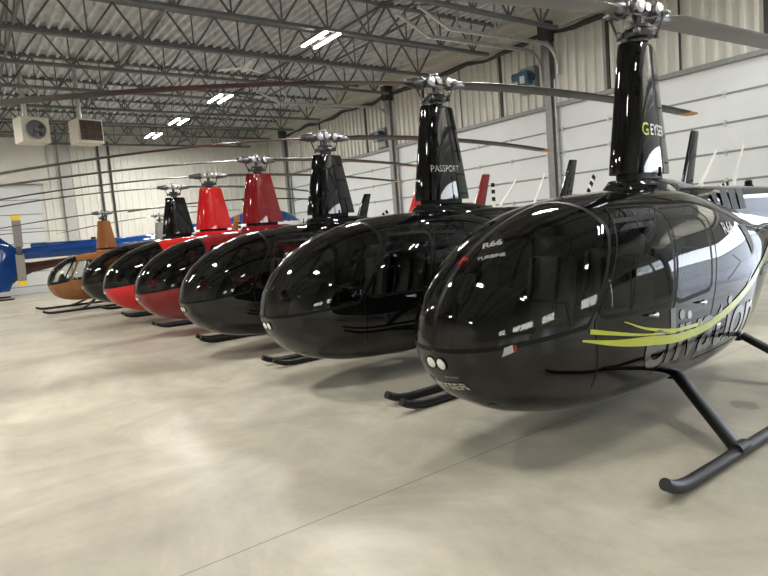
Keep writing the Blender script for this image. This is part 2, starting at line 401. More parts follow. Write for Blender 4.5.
# roof joists, every 2.4 m, spanning X
ZJB, ZJT = 6.35, 7.22
def joist(y, i):
    b = MB(); x0, x1 = XL+.1, XW-.12
    for s in (-1, 1):
        b.box(((x0+x1)/2, y+s*.035, ZJT), (x1-x0, .06, .09)); b.box(((x0+x1)/2-.1, y+s*.035, ZJB), (x1-x0-.6, .06, .075))
    n = 20; L = (x1-x0-.6)/n
    for k in range(n):
        xa = x0+.2+k*L; xb = xa+L/2; xc = xa+L
        b.bar((xa, y, ZJT-.04), (xb, y, ZJB), .045, .03, (0, 1, 0)); b.bar((xb, y, ZJB), (xc, y, ZJT-.04), .045, .03, (0, 1, 0))
        b.bar((xb, y, ZJB), (xb, y, ZJT-.04), .03, .03, (0, 1, 0))
    o = b.build('roof_joist', M_joist, smooth=False); struct(o)
y = 9.85-2.42*8; i = 0
while y < YF: joist(y, i); i += 1; y += 2.42
# bridging between the joists
for i, x in enumerate((-6.5, 1.6, 9.4)):
    b = MB(); b.bar((x, YB, ZJB+.06), (x, YF, ZJB+.06), .05, .05); b.bar((x, YB, ZJT-.09), (x, YF, ZJT-.09), .05, .05)
    y = 9.85-2.42*8
    while y < YF-2.4:
        b.bar((x, y, ZJT-.1), (x, y+2.42, ZJB+.05), .04, .04); b.bar((x+.06, y, ZJB+.05), (x+.06, y+2.42, ZJT-.1), .04, .04); y += 2.42
    struct(b.build('joist_bridging', M_joist, smooth=False))
# sprinkler / gas pipes
tag(MB().tube([(4.6, YB+.5, 6.95), (4.6, YF-.2, 6.95)], .045, 10).build('ceiling_pipe', M_post), 'long grey pipe running under the roof deck across the joists', 'pipe')
# far-wall column strip, conduits
o = MB().box((4.45, YF-.12, 3.5), (.42, .16, 7.0)).build('column', mat('pilaster_grey', (.46, .46, .44), .5, noise=.05), smooth=False); struct(o)
for x, zt, lb in ((5.85, 6.3, 'dark vertical pipe on the far wall, left one under the louvred heater'), (6.3, 6.5, 'dark vertical pipe on the far wall, right one beside its twin')):
    tag(MB().cyl((x, YF-.1, .0), (x, YF-.1, zt), .05).build('wall_pipe', M_dark), lb, 'pipe')

# ------------------------------------------------------------------ high-bay lights
M_tube = mat('lit_tube', (1, 1, 1), .5, emit=(1., .96, .88), estr=22.)
M_fix = mat('fixture_grey', (.16, .16, .155), .4, noise=.03)
def high_bay(loc, label, power=1.):
    root = empty('high_bay_light', loc); tag(root, label, 'ceiling light', 'high bay lights')
    root.rotation_euler.z = 0
    b = MB(); b.box((0, 0, .075), (.42, .24, .06), bev=.01)
    for x in (-.17, .17): b.box((x, 0, .05), (.13, 1.22, .06), bev=.01)
    for y in (-.52, .52): b.box((0, y, .06), (.40, .06, .03))
    b.build('housing', M_fix, root, smooth=False)
    for x in (-.17, .17):
        MB().box((x, 0, .0), (.09, 1.16, .03), bev=.01).build('light_tube', M_tube, root)
    for y in (-.4, .4): MB().cyl((0, y, .06), (0, y, ZC-loc[2]+.01), .006, n=6).build('hanger', M_steel, root)
    ld = bpy.data.lights.new('high_bay_lamp', 'AREA'); ld.shape = 'RECTANGLE'; ld.size = .09; ld.size_y = 1.16; ld.energy = LAMP_W/2*power; ld.color = (1., .97, .905)
    for x in (-.17, .17):
        lo = bpy.data.objects.new('high_bay_lamp', ld); COL.objects.link(lo); lo.parent = root; lo.location = (x, 0, -.03)
high_bay((7.75, 12.55, 6.2), 'lit twin-tube ceiling light, largest and nearest of those in view')
high_bay((7.65, 18.9, 6.2), 'lit ceiling light, second nearest in the row under the joists')
high_bay((7.5, 22.8, 6.2), 'lit ceiling light, third in the row under the joists')
high_bay((7.4, 25.9, 6.2), 'small lit ceiling light, farthest of the row near the far wall')
for x, y, lb in ((11.9, 1.5, 'added unseen ceiling light brightening the near door wall, right of the nearest tail'), (11.9, -2.2, 'added unseen ceiling light brightening the half raised overhead door, beside the skylight'),  # these two lamps are added out of view to brighten the near door wall
               (7.75, 6.3, 'lit ceiling light above the gap between the two nearest helicopters'), (7.75, 0.2, 'lit ceiling light above and to the right of the nearest helicopter'),
               (7.75, -6, 'lit ceiling light near the back wall, in front of the open bay'), (.2, 8.5, 'lit ceiling light over the clear floor, out from the third helicopter'),
               (.2, 3.0, 'lit ceiling light over the clear floor, out from the nearest nose'), (.2, -5, 'lit ceiling light over the clear floor by the back wall windows'),
               (-2.6, 14.5, 'lit ceiling light over the clear floor, out from the bright red helicopter'), (-2.6, 20.5, 'lit ceiling light over the clear floor, level with the heaters'),
               (-2.6, 26.5, 'lit ceiling light left of the white far wall door'), (-7.5, 0, 'lit ceiling light by the left wall, nearer the back'), (-7.5, 8, 'lit ceiling light by the left wall, further along')):
    high_bay((x, y, 6.2), lb, 1.3 if x > 11 else (.6 if y < 4 and x > -1 else 1.))

# ------------------------------------------------------------------ heaters, ceiling fan, door openers
M_heater = mat('heater_cream', (.55, .51, .42), .45, noise=.06)
M_grille = mat('heater_grille', (.10, .065, .05), .5, noise=.2)
def heater_box(loc, rz, label, kind):
    root = empty('unit_heater', loc, rz); tag(root, label, 'heater')
    MB().box((0, 0, 0), (.62, .75, .72), bev=.02).build('cabinet', M_heater, root, smooth=False)
    for y in (-.28, .28): MB().cyl((0, y, .35), (0, y, ZC-loc[2]+.01), .01, n=6).build('hanger', M_steel, root)
    b = MB(); b.cyl((.1, .1, .36), (.1, .1, ZC-loc[2]-.1), .07, n=14); b.build('flue', M_galv, root)
    if kind == 'fan':
        b = MB(); b.lathe([(.25, -.315), (.27, -.34), (.23, -.34), (.23, -.312)], 28, 'x'); b.build('fan_ring', M_steel, root)
        b = MB()
        b.lathe([(.225, -.3125), (.225, -.3145)], 28, 'x'); b.build('fan_opening', M_dark, root)
        b = MB(); b.cyl((-.30, 0, 0), (-.36, 0, 0), .07)
        for k in range(5):
            g = 2*PI*k/5; u = Vector((0, math.cos(g), math.sin(g))); q = Vector((0, -math.sin(g), math.cos(g)))
            b.add([u*.05-q*.03+Vector((-.325, 0, 0)), u*.05+q*.03+Vector((-.335, 0, 0)), u*.21+q*.08+Vector((-.34, 0, 0)), u*.21-q*.05+Vector((-.32, 0, 0))], [(0, 1, 2, 3)])
        b.build('fan_blades', M_steel, root)
    else:
        MB().box((-.312, 0, .02), (.012, .64, .58)).build('grille_back', M_dark, root, smooth=False)
        b = MB()
        for k in range(9): b.box((-.33, 0, -.24+k*.065), (.05, .62, .012), Matrix.Rotation(R(25), 3, 'Y'))
        for y in (-.32, -.107, .107, .32): b.box((-.335, y, .02), (.03, .012, .58))
        b.build('louvres', M_grille, root, smooth=False)
    return root
heater_box((2.30, 20, 5.20), R(104), 'cream unit heater with round fan hanging under the roof joists', 'fan')
heater_box((3.74, 20, 5.20), R(105), 'cream unit heater with dark louvred grille hanging under the roof joists', 'grille')

root = empty('ceiling_fan', (7.4, 16.25, 6.5)); tag(root, 'white ceiling fan hanging between the roof joists', 'fan')
MB().cyl((0, 0, 0), (0, 0, .83), .018).build('downrod', M_whip, root)
MB().lathe([(.03, .06), (.11, .03), (.12, -.06), (.05, -.12), (.01, -.13)], 20).build('motor', M_whip, root)
for k in range(3):
    g = 2*PI*k/3+.4
    MB().box((.42, 0, -.03), (.62, .12, .012)).build('fan_blade', M_whip, root).rotation_euler = (R(8), 0, g)

M_opblue = mat('motor_blue', (.02, .075, .13), .4, coat=.3, noise=.1)
def opener(y, z, label):
    root = empty('door_opener', (XW-.32, y, z)); tag(root, label, 'door motor')
    MB().box((0, 0, 0), (.26, .34, .36), bev=.02).build('gearbox', M_opblue, root, smooth=False)
    MB().cyl((-.02, .16, .08), (-.02, .38, .08), .11, n=18).build('motor', M_opblue, root)
    MB().box((-.14, -.02, -.06), (.02, .16, .20)).build('cover_plate', M_galv, root, smooth=False)
    b = MB(); b.cyl((.05, -.17, 0), (.05, -.30, 0), .05); b.lathe([(.09, -.26), (.10, -.24), (.09, -.22)], 18, 'y', (.05, 0, 0)); b.build('sprocket', M_steel, root)
    MB().box((.215, 0, -.05), (.21, .5, .7)).build('mount_plate', M_post, root, smooth=False)
opener(11.12, 5.42, 'blue electric door motor on the wall beside the nearer column')
opener(18.15, 5.02, 'blue electric door motor on the wall beside the farther column')

def track(y, x0, zc, label):
    root = empty('door_track', (XW-.1, y, 0)); tag(root, label, 'door track')
    pts = [(0, 0, zc-.75)]
    for k in range(9):
        g = PI/2*k/8; pts.append((-.55+.55*math.cos(g), 0, zc-.55+.55*math.sin(g)))
    pts.append((x0-XW+.1, 0, zc-.06))
    b = MB()
    for i in range(len(pts)-1): b.bar(pts[i], pts[i+1], .08, .06, (0, 1, 0))
    b.build('rail', M_galv, root, smooth=False)
    MB().bar((x0-XW+.1, 0, zc-.06), (x0-XW-.75, 0, zc+.32), .06, .05).build('brace', M_galv, root, smooth=False)
    for q in (.4, 2.4): MB().bar((x0-XW+q, 0, zc-.04), (x0-XW+q, 0, ZC), .04, .04).build('hanger', M_galv, root, smooth=False)
track(10.72, 9.55, 6.02, 'galvanised door track curving in from the nearer column')
track(10.18, 9.7, 6.05, 'galvanised door track on the near side of the nearer column')
track(17.75, 9.15, 5.98, 'galvanised door track curving in from the farther column')

# a step ladder by the doors, seen between the dark masts
root = empty('step_ladder', (13.2, 24.9, 0)); tag(root, 'small grey step ladder standing before the far overhead doors', 'ladder')
for s in (-.3, .3): MB().bar((0, s, 0), (.25, s*.8, 2.35), .05, .03).build('rail', M_steel, root, smooth=False)
for k in range(7): MB().box((.03+.033*k, 0, .3+.31*k), (.09, .56, .03)).build('tread', M_steel, root, smooth=False)

# ------------------------------------------------------------------ helicopter skin (local: x aft of mast, y starboard, z up)
NX = -2.48
TOP = [(-2.48,.85),(-2.44,1.01),(-2.34,1.19),(-2.13,1.39),(-1.83,1.56),(-1.5,1.675),(-1.2,1.73),(-.8,1.765),(-.3,1.775),(.1,1.755),(.5,1.68),(.9,1.60),(1.4,1.53),(2.0,1.50),(2.6,1.50)]
BOT = [(-2.48,.85),(-2.44,.70),(-2.34,.54),(-2.13,.385),(-1.83,.285),(-1.5,.235),(-1.2,.215),(-.6,.20),(.2,.205),(.6,.245),(1.0,.37),(1.5,.64),(2.0,.93),(2.6,1.16)]
HW = [(-2.48,0),(-2.465,.11),(-2.44,.19),(-2.40,.27),(-2.34,.345),(-2.13,.5),(-1.83,.61),(-1.5,.68),(-1.2,.71),(-.8,.735),(-.2,.735),(.3,.70),(.8,.60),(1.4,.45),(2.0,.32),(2.6,.245)]
ZCN = [(-2.48,.85),(-2.0,.87),(-1.2,.88),(-.2,.91),(.6,1.0),(1.4,1.18),(2.6,1.33)]
def spl(pts, x):
    n = len(pts)
    if x <= pts[0][0]: return pts[0][1]
    if x >= pts[-1][0]: return pts[-1][1]
    i = 0
    while x > pts[i+1][0]: i += 1
    x0, y0 = pts[i]; x1, y1 = pts[i+1]; h = x1-x0
    def sl(k):
        if k == 0: return (pts[1][1]-pts[0][1])/(pts[1][0]-pts[0][0])
        if k == n-1: return (pts[-1][1]-pts[-2][1])/(pts[-1][0]-pts[-2][0])
        ha = pts[k][0]-pts[k-1][0]; hb = pts[k+1][0]-pts[k][0]
        a = (pts[k][1]-pts[k-1][1])/ha; b = (pts[k+1][1]-pts[k][1])/hb
        return 0 if a*b <= 0 else (a*hb+b*ha)/(ha+hb)
    m0, m1 = sl(i), sl(i+1); t = (x-x0)/h
    return (2*t**3-3*t*t+1)*y0+(t**3-2*t*t+t)*h*m0+(3*t*t-2*t**3)*y1+(t**3-t*t)*h*m1
def params(x):
    n = 2.0+.45*min(1, max(0, (x-NX)/.8))*(1-min(1, max(0, (x-.8)/1.6)))
    return spl(TOP, x), spl(BOT, x), spl(HW, x), spl(ZCN, x), n
def skin(x, th):
    zt, zb, w_, zc, n = params(x); e = 2/n; c, s = math.cos(th), math.sin(th)
    y = w_*math.copysign(abs(c)**e, c); k = (zt-zc) if s >= 0 else (zc-zb)
    return Vector((x, y, zc+k*math.copysign(abs(s)**e, s)))
def skin_y(x, z):
    zt, zb, w_, zc, n = params(x); k = (zt-zc) if z >= zc else (zc-zb)
    q = 1-(abs(z-zc)/max(k, 1e-5))**n
    return w_*max(q, 0)**(1/n)
def inside(p):
    if p.x <= NX: return False
    zt, zb, w_, zc, n = params(p.x); k = (zt-zc) if p.z >= zc else (zc-zb)
    if w_ < 1e-4: return False
    return (abs(p.y)/w_)**n+(abs(p.z-zc)/max(k, 1e-5))**n < 1
def skin_n(p):
    def g(q):
        zt, zb, w_, zc, n = params(max(q.x, NX+1e-4)); k = (zt-zc) if q.z >= zc else (zc-zb)
        return (abs(q.y)/max(w_, 1e-4))**n+(abs(q.z-zc)/max(k, 1e-4))**n
    h = 2e-3
    v = Vector((g(p+Vector((h, 0, 0)))-g(p-Vector((h, 0, 0))), g(p+Vector((0, h, 0)))-g(p-Vector((0, h, 0))), g(p+Vector((0, 0, h)))-g(p-Vector((0, 0, h)))))
    return v.normalized()
def side_pt(x, z, side=-1, off=.004):
    p = Vector((x, side*skin_y(x, z), z)); return p+skin_n(p)*off
def drop(p, n, off=.004, a=.35):
    """press a point along n onto the skin"""
    lo, hi = p-n*a, p+n*a
    for _ in range(26):
        md = (lo+hi)/2
        if inside(md): lo = md
        else: hi = md
    return (lo+hi)/2+n*off

# skin grid
NS, NT = 110, 112
sx = [NX+.0004+(2.6-NX)*((i/(NS-1))**1.55) for i in range(NS)]
GV = [skin(NX+.00005, 0)]; GV[0].y = 0
for x in sx[1:]:
    for k in range(NT): GV.append(skin(x, 2*PI*(k+.5)/NT))
GF = []
for k in range(NT): GF.append((0, 1+(k+1) % NT, 1+k))
for i in range(NS-2):
    for k in range(NT):
        a = 1+i*NT+k; b = 1+i*NT+(k+1) % NT; GF.append((a, b, b+NT, a+NT))
_n = [Vector() for _ in GV]
for f in GF:
    p = [GV[i] for i in f]; nn = (p[1]-p[0]).cross(p[-1]-p[0]) if len(p) == 3 else (p[2]-p[0]).cross(p[3]-p[1])
    for i in f: _n[i] += nn
GN = [v.normalized() for v in _n]
if GN[1+40*NT].y < 0 and GV[1+40*NT].y > 0 or GN[1+40*NT].y*GV[1+40*NT].y < 0:
    GN = [-v for v in GN]; GF = [tuple(reversed(f)) for f in GF]
FACES = [(f, 'body') for f in GF]
def split(fn, src, dst):
    """cut the faces tagged src along fn = 0; the part with fn < 0 becomes dst"""
    global FACES
    val = {}; cut = {}
    def V_(i):
        if i not in val: val[i] = fn(GV[i])
        return val[i]
    def C_(i, j):
        k = (min(i, j), max(i, j))
        if k not in cut:
            a, b = V_(k[0]), V_(k[1]); t = a/(a-b)
            GV.append(GV[k[0]].lerp(GV[k[1]], t)); GN.append(GN[k[0]].lerp(GN[k[1]], t).normalized()); cut[k] = len(GV)-1
        return cut[k]
    out = []
    for f, t in FACES:
        if t != src: out.append((f, t)); continue
        s = [V_(i) for i in f]
        if all(q >= 0 for q in s): out.append((f, t)); continue
        if all(q < 0 for q in s): out.append((f, dst)); continue
        A, B = [], []
        for k in range(len(f)):
            i, j = f[k], f[(k+1) % len(f)]
            (B if s[k] < 0 else A).append(i)
            if (s[k] < 0) != (s[(k+1) % len(f)] < 0):
                c = C_(i, j); A.append(c); B.append(c)
        if len(A) > 2: out.append((tuple(A), t))
        if len(B) > 2: out.append((tuple(B), dst))
    FACES = out
def poly_sd(poly, r=0.):
    def d(px, pz):
        best = 1e9; ins = False; n = len(poly)
        for i in range(n):
            (x0, z0), (x1, z1) = poly[i], poly[(i+1) % n]
            ex, ez = x1-x0, z1-z0; t = max(0, min(1, ((px-x0)*ex+(pz-z0)*ez)/(ex*ex+ez*ez)))
            best = min(best, math.hypot(px-x0-t*ex, pz-z0-t*ez))
            if (z0 > pz) != (z1 > pz) and px < (x1-x0)*(pz-z0)/(z1-z0)+x0: ins = not ins
        return (-best if ins else best)-r
    return d
def lerp(a, b, t): return a+(b-a)*t
A_LO, A_HI = (-1.70, .92), (-1.22, 1.62)
def a_line(z): return A_LO[0]+(A_HI[0]-A_LO[0])*(z-A_LO[1])/(A_HI[1]-A_LO[1])
def sill(x): return .845+.10*min(1, max(0, (x+2.46)/.85))
D_FW = poly_sd([(-1.60,1.00),(-1.27,1.49),(-.80,1.50),(-.97,1.00)], .035)
D_RW = poly_sd([(-.85,1.00),(-.66,1.48),(-.30,1.46),(-.43,1.03)], .035)
D_FD = poly_sd([(-1.66,.93),(-1.62,.53),(-1.08,.50),(-.97,.86),(-.71,1.54),(-.78,1.60),(-1.17,1.60)], .03)
D_RD = poly_sd([(-.91,.86),(-.98,.52),(-.56,.50),(-.36,.98),(-.19,1.50),(-.25,1.57),(-.66,1.57)], .03)
for sd, nm in ((-1, 'port'), (1, 'starboard')):
    def ws(p, sd=sd): return max(sill(p.x)-p.z, p.x-(a_line(p.z)-.06), p.x+1.37, .016-sd*p.y)
    def wsf(p, sd=sd): return max(sill(p.x)-.03-p.z, p.x-(a_line(p.z)-.035), p.x+1.33, -.001-sd*p.y)
    split(wsf, 'body', 'wsframe'); split(ws, 'wsframe', 'windshield_'+nm)
    def far(fn, o, sd=sd): return lambda p: max(fn(p.x, p.z)+o, .2-sd*p.y)
    split(far(D_FD, 0), 'body', 'front_door_'+nm); split(far(D_RD, 0), 'body', 'rear_door_'+nm)
    split(far(D_FW, -.03), 'front_door_'+nm, 'front_frame_'+nm); split(far(D_FW, 0), 'front_frame_'+nm, 'front_window_'+nm)
    split(far(D_RW, -.03), 'rear_door_'+nm, 'rear_frame_'+nm); split(far(D_RW, 0), 'rear_frame_'+nm, 'rear_window_'+nm)
def region(tag_, name, material, parent=None, off=0.):
    idx = {}; vs = []; ns = []; fs = []
    for f, t in FACES:
        if t != tag_: continue
        q = []
        for i in f:
            if i not in idx: idx[i] = len(vs); vs.append(GV[i]+GN[i]*off); ns.append(GN[i])
            q.append(idx[i])
        fs.append(q)
    me = bpy.data.meshes.new(name); me.from_pydata(vs, [], fs); me.materials.append(material); me.shade_smooth()
    me.normals_split_custom_set_from_vertices(ns)
    o = bpy.data.objects.new(name, me); COL.objects.link(o); o.parent = parent
    return o
def strip(poly, name, material, parent, wdt=.010, side=-1, off=.0025, closed=False, n=10):
    """a thin line laid on the skin along a side-view polyline"""
    P_ = poly+[poly[0]] if closed else poly
    pts = []
    for i in range(len(P_)-1):
        for k in range(n): pts.append((lerp(P_[i][0], P_[i+1][0], k/n), lerp(P_[i][1], P_[i+1][1], k/n)))
    pts.append(P_[-1])
    vs, fs = [], []
    for i, (x, z) in enumerate(pts):
        a = pts[max(0, i-1)]; c = pts[min(len(pts)-1, i+1)]; dx, dz = c[0]-a[0], c[1]-a[1]; l = math.hypot(dx, dz) or 1
        wv = wdt[i*len(wdt)//len(pts)] if isinstance(wdt, list) else (wdt(i/(len(pts)-1)) if callable(wdt) else wdt)
        for s in (-.5, .5): vs.append(side_pt(x-dz/l*wv*s, z+dx/l*wv*s, side, off))
    for i in range(len(pts)-1): fs.append((2*i, 2*i+1, 2*i+3, 2*i+2))
    b = MB(); b.v = [tuple(v) for v in vs]; b.f = fs
    return b.build(name, material, parent)
def patch(poly, name, material, parent, side=-1, off=.004, n=8):
    """a sticker: four corners in side view, laid on the skin"""
    b = MB(); vs = []
    for i in range(n+1):
        for j in range(n+1):
            u, v = i/n, j/n
            x = lerp(lerp(poly[0][0], poly[1][0], u), lerp(poly[3][0], poly[2][0], u), v); z = lerp(lerp(poly[0][1], poly[1][1], u), lerp(poly[3][1], poly[2][1], u), v)
            vs.append(side_pt(x, z, side, off))
    b.add(vs, [(i*(n+1)+j, (i+1)*(n+1)+j, (i+1)*(n+1)+j+1, i*(n+1)+j+1) for i in range(n) for j in range(n)])
    return b.build(name, material, parent)
def text_mesh(s, size, bold=.0, spacing=1., stretch=1.):
    cu = bpy.data.curves.new('lettering', 'FONT'); cu.body = s; cu.size = size; cu.offset = bold; cu.space_character = spacing
    cu.align_x = 'CENTER'; cu.align_y = 'CENTER'; cu.resolution_u = 4
    o = bpy.data.objects.new('lettering', cu); COL.objects.link(o)
    me = bpy.data.meshes.new_from_object(o.evaluated_get(bpy.context.evaluated_depsgraph_get()))
    bpy.data.objects.remove(o); bpy.data.curves.remove(cu)
    bm = bmesh.new(); bm.from_mesh(me); bmesh.ops.triangulate(bm, faces=bm.faces[:])
    for _ in range(2):
        bmesh.ops.subdivide_edges(bm, edges=[e for e in bm.edges if e.calc_length() > size*.16], cuts=1)
        bmesh.ops.triangulate(bm, faces=bm.faces[:])
    for v in bm.verts: v.co.x *= stretch
    bm.to_mesh(me); bm.free(); return me
def skin_text(s, size, at, U, name, material, parent, off=.005, n=None, V=None, **kw):
    me = text_mesh(s, size, **kw); at = Vector(at); n = n or skin_n(at); U = Vector(U); U = (U-n*U.dot(n)).normalized(); V = n.cross(U) if V is None else Vector(V)
    for v in me.vertices: v.co = drop(at+U*v.co.x+V*v.co.y, n, off)
    me.materials.append(material); o = bpy.data.objects.new(name, me); COL.objects.link(o); o.parent = parent
    return o
def side_text(s, size, x, z, name, material, parent, side=-1, off=.005, shear=0., rise=0., **kw):
    me = text_mesh(s, size, **kw)
    for v in me.vertices: v.co = side_pt(x+v.co.x+shear*v.co.y, z+v.co.y+rise*v.co.x, side, off)
    me.materials.append(material); o = bpy.data.objects.new(name, me); COL.objects.link(o); o.parent = parent
    return o

# ------------------------------------------------------------------ helicopter parts
def airfoil(c, t, n=20):
    """closed outline, chord c along +x from -c/2, half thickness t"""
    up = []
    for k in range(n+1):
        g = k/n; xx = .5*(1-math.cos(PI*g)); yy = 5*(2*t/c)*(.2969*math.sqrt(xx)-.126*xx-.3516*xx**2+.2843*xx**3-.1036*xx**4)*c/1.0
        up.append((xx*c-c/2, yy))
    return up+[(x, -y) for x, y in reversed(up[1:-1])]
DOG = [(-.12, .16, 1.70), (.05, .26, 1.755), (.4, .315, 1.772), (.9, .32, 1.768), (1.5, .30, 1.755), (2.1, .275, 1.735), (2.62, .25, 1.718)]
MEM = {}
def once(key, fn):
    """first use builds the part; later ones share its mesh"""
    if key not in MEM: MEM[key] = fn(); return MEM[key], True
    return MEM[key], False
def part(key, name, material, parent, fn):
    src = MEM.get(key)
    if src is None:
        o = fn(); MEM[key] = o.data; o.name = name; o.parent = parent
    else:
        o = bpy.data.objects.new(name, src); COL.objects.link(o); o.parent = parent
    if material is not None: setmat(o, material)
    return o

def helicopter(loc, label, paint_, mast_paint=None, hz=3.3, az=-6., d1=.1, d2=.35, tail_paint=None, name='helicopter', rz=0., scale=(1, 1, 1), extras=(), fin_top=2.92, blade_mat=None, seats=True, aft=None, trot=0., group='parked row of helicopters', tall=1.):
    root = empty(name, loc, rz); root.scale = scale
    tag(root, label, 'helicopter', group)
    mp = mast_paint or paint_; tp = tail_paint or paint_
    part('body', 'fuselage', paint_, root, lambda: region('body', 'fuselage', M_black))
    part('wsframe', 'windshield_frame', M_trim, root, lambda: region('wsframe', 'windshield_frame', M_trim))
    for nm in ('port', 'starboard'):
        part('ws'+nm, 'windshield', M_glass, root, lambda: region('windshield_'+nm, 'windshield', M_glass))
        for d, dd in (('front', D_FD), ('rear', D_RD)):
            do = part(d+nm, d+'_door', paint_, root, lambda: region(d+'_door_'+nm, d+'_door', M_black))
            part(d+nm+'f', 'window_frame', M_trim, do, lambda: region(d+'_frame_'+nm, 'window_frame', M_trim))
            part(d+nm+'w', 'window', M_glass, do, lambda: region(d+'_window_'+nm, 'window', M_glass))
            sd = -1 if nm == 'port' else 1
            def handle():
                x, z = (-1.12, .90) if d == 'front' else (-.50, .90)
                p = side_pt(x, z, sd, .012); q = side_pt(x-.11, z+.01, sd, .022)
                b = MB(); b.cyl(p-Vector((0, sd*.02, 0)), p, .018, n=10); b.tube([p, (p+q)/2+Vector((0, sd*.006, 0)), q], [.009, .010, .006], 8)
                return b.build('door_handle', M_alu)
            part(d+nm+'h', 'door_handle', M_alu, do, handle)
            poly = [(-1.06,.465),(-.94,.85),(-.675,1.545),(-.76,1.63),(-1.18,1.63),(-1.70,.93),(-1.655,.50)] if d == 'front' else [(-.54,.465),(-.33,.97),(-.16,1.50),(-.24,1.60),(-.68,1.60),(-.94,.86),(-1.01,.485)]
            part(d+nm+'s', 'door_seal', M_trim, do, lambda: strip(poly, 'door_seal', M_trim, None, .008, sd, .002))
    # cabin: floor pan, bulkhead, console, sticks, seats
    def cabin_floor():
        b = MB(); secs = []
        for x in [NX+.30+k*.2 for k in range(11)]:
            z = .45; yy = max(.02, skin_y(x, z)-.02); secs.append([Vector((x, -yy, z)), Vector((x, yy, z)), Vector((x, yy*.98, z-.02)), Vector((x, -yy*.98, z-.02))])
        b.loft(secs); return b.build('cabin_floor', M_inside, smooth=False)
    part('cfl', 'cabin_floor', M_inside, root, cabin_floor)
    def bulkhead():
        b = MB(); x = -.10; ring = [skin(x, 2*PI*k/40) for k in range(40)]
        c = Vector((x, 0, .95)); a = [c+(p-c)*.985 for p in ring]
        b.loft([a, [p+Vector((.03, 0, 0)) for p in a]]); return b.build('bulkhead', M_inside, smooth=False)
    part('bulk', 'bulkhead', M_inside, root, bulkhead)
    def console():
        b = MB(); secs = []
        for x, hw, z in ((-2.12, .20, .78), (-2.02, .24, .98), (-1.93, .25, 1.12), (-1.86, .24, 1.15)):
            secs.append([Vector((x, -hw, z)), Vector((x, hw, z)), Vector((x+.12, hw*.9, z-.3)), Vector((x+.12, -hw*.9, z-.3))])
        b.loft(secs); b.box((-1.86, 0, .62), (.24, .26, .40), bev=.03)
        return b.build('instrument_console', M_panel, None, angle=25)
    co = part('cons', 'instrument_console', M_panel, root, console)
    for k in range(6):
        def dial(): return MB().lathe([(.024, 0), (.024, .006), (.01, .007)], 14, 'x').build('dial', M_dial)
        do = part('dial', 'dial', M_dial, co, dial); do.location = (-1.775, -.15+.06*k, .98)
    def cyc():
        b = MB(); b.tube([(-1.55, 0, .5), (-1.62, 0, .80), (-1.56, 0, 1.02)], .016, 10); b.tube([(-1.56, -.34, 1.02), (-1.56, .34, 1.02)], .012, 8)
        for s in (-1, 1): b.tube([(-1.56, s*.34, 1.02), (-1.545, s*.345, .94), (-1.53, s*.35, .86)], [.016, .02, .018], 10)
        return b.build('cyclic_stick', M_panel)
    part('cyc', 'cyclic_stick', M_panel, root, cyc)
    if seats:
        for k, (x, y) in enumerate(((-1.16, -.33), (-1.16, .33), (-.42, -.30), (-.42, .30))):
            def seat():
                b = MB(); b.box((0, 0, .14), (.50, .46, .16), bev=.05); b.box((-.02, 0, 0), (.44, .42, .14), bev=.02)
                return b.build('seat', M_seat)
            so = part('seat', 'seat', M_seat, root, seat); so.location = (x, y, .55)
            def back():
                b = MB(); b.box((.28, 0, .44), (.12, .45, .58), Matrix.Rotation(R(11), 3, 'Y'), bev=.05); b.box((.36, 0, .80), (.08, .26, .17), Matrix.Rotation(R(8), 3, 'Y'), bev=.035)
                return b.build('seat_back', M_seat)
            part('seatb', 'seat_back', M_seat, so, back)
            def belt():
                b = MB()
                for s in (-1, 1): b.tube([(.25, s*.13, .72), (.20, s*.12, .45), (.12, s*.14, .25)], [.018]*3, 6)
                return b.build('seat_belt', M_trim)
            part('belt', 'seat_belt', M_trim, so, belt)
    # nose lamps
    for s in (-1, 1):
        def lamp():
            p = drop(Vector((-2.45, -.040, .735)), Vector((-1, 0, -.12)).normalized(), .0); n = skin_n(p)
            b = MB(); u = n.cross(Vector((0, 1, 0))).normalized(); v = n.cross(u); secs = []
            for r, h in ((.040, -.02), (.040, .003), (.032, .009), (.018, .013), (.006, .014)):
                secs.append([p+n*h+(u*math.cos(2*PI*k/22)+v*math.sin(2*PI*k/22))*r*.95 for k in range(22)])
            b.loft(secs); return b.build('landing_light', M_lens)
        lo = part('lamp', 'landing_light', M_lens, root, lamp)
        if s > 0: lo.location = (.002, .098, 0)
        def bezel():
            p = drop(Vector((-2.45, -.040, .735)), Vector((-1, 0, -.12)).normalized(), .0); n = skin_n(p); b = MB(); u = n.cross(Vector((0, 1, 0))).normalized(); v = n.cross(u)
            b.tube([p+n*.005+(u*math.cos(2*PI*k/22)+v*math.sin(2*PI*k/22))*.043 for k in range(23)], .004, 6); return b.build('bezel', M_trim)
        part('bezel', 'bezel', M_trim, lo, bezel)
    # roof cowl, mast fairing, mast, hub
    def cowl():
        b = MB(); secs = []
        for z, c, t, xo in ((1.70, 1.45, .25, .28), (1.79, 1.30, .22, .20), (1.83, 1.0, .18, .09), (1.85, .90, .15, .04)):
            secs.append([Vector((x+xo, y, z)) for x, y in airfoil(c, t)])
        b.loft(secs); return b.build('mast_cowl', M_black)
    part('cowl', 'mast_cowl', paint_, root, cowl)
    def doghouse():
        b = MB(); secs = []
        for x, hw, top in DOG:
            bot = 1.30; zc = (top+bot)/2; k = (top-bot)/2
            secs.append([Vector((x, hw*math.copysign(abs(math.cos(g))**.5, math.cos(g)), zc+k*math.copysign(abs(math.sin(g))**.5, math.sin(g)))) for g in [2*PI*j/40 for j in range(40)]])
        b.loft(secs); return b.build('engine_cowl', M_black, None, angle=60)
    part('dog', 'engine_cowl', paint_, root, doghouse)
    zt = hz-.27
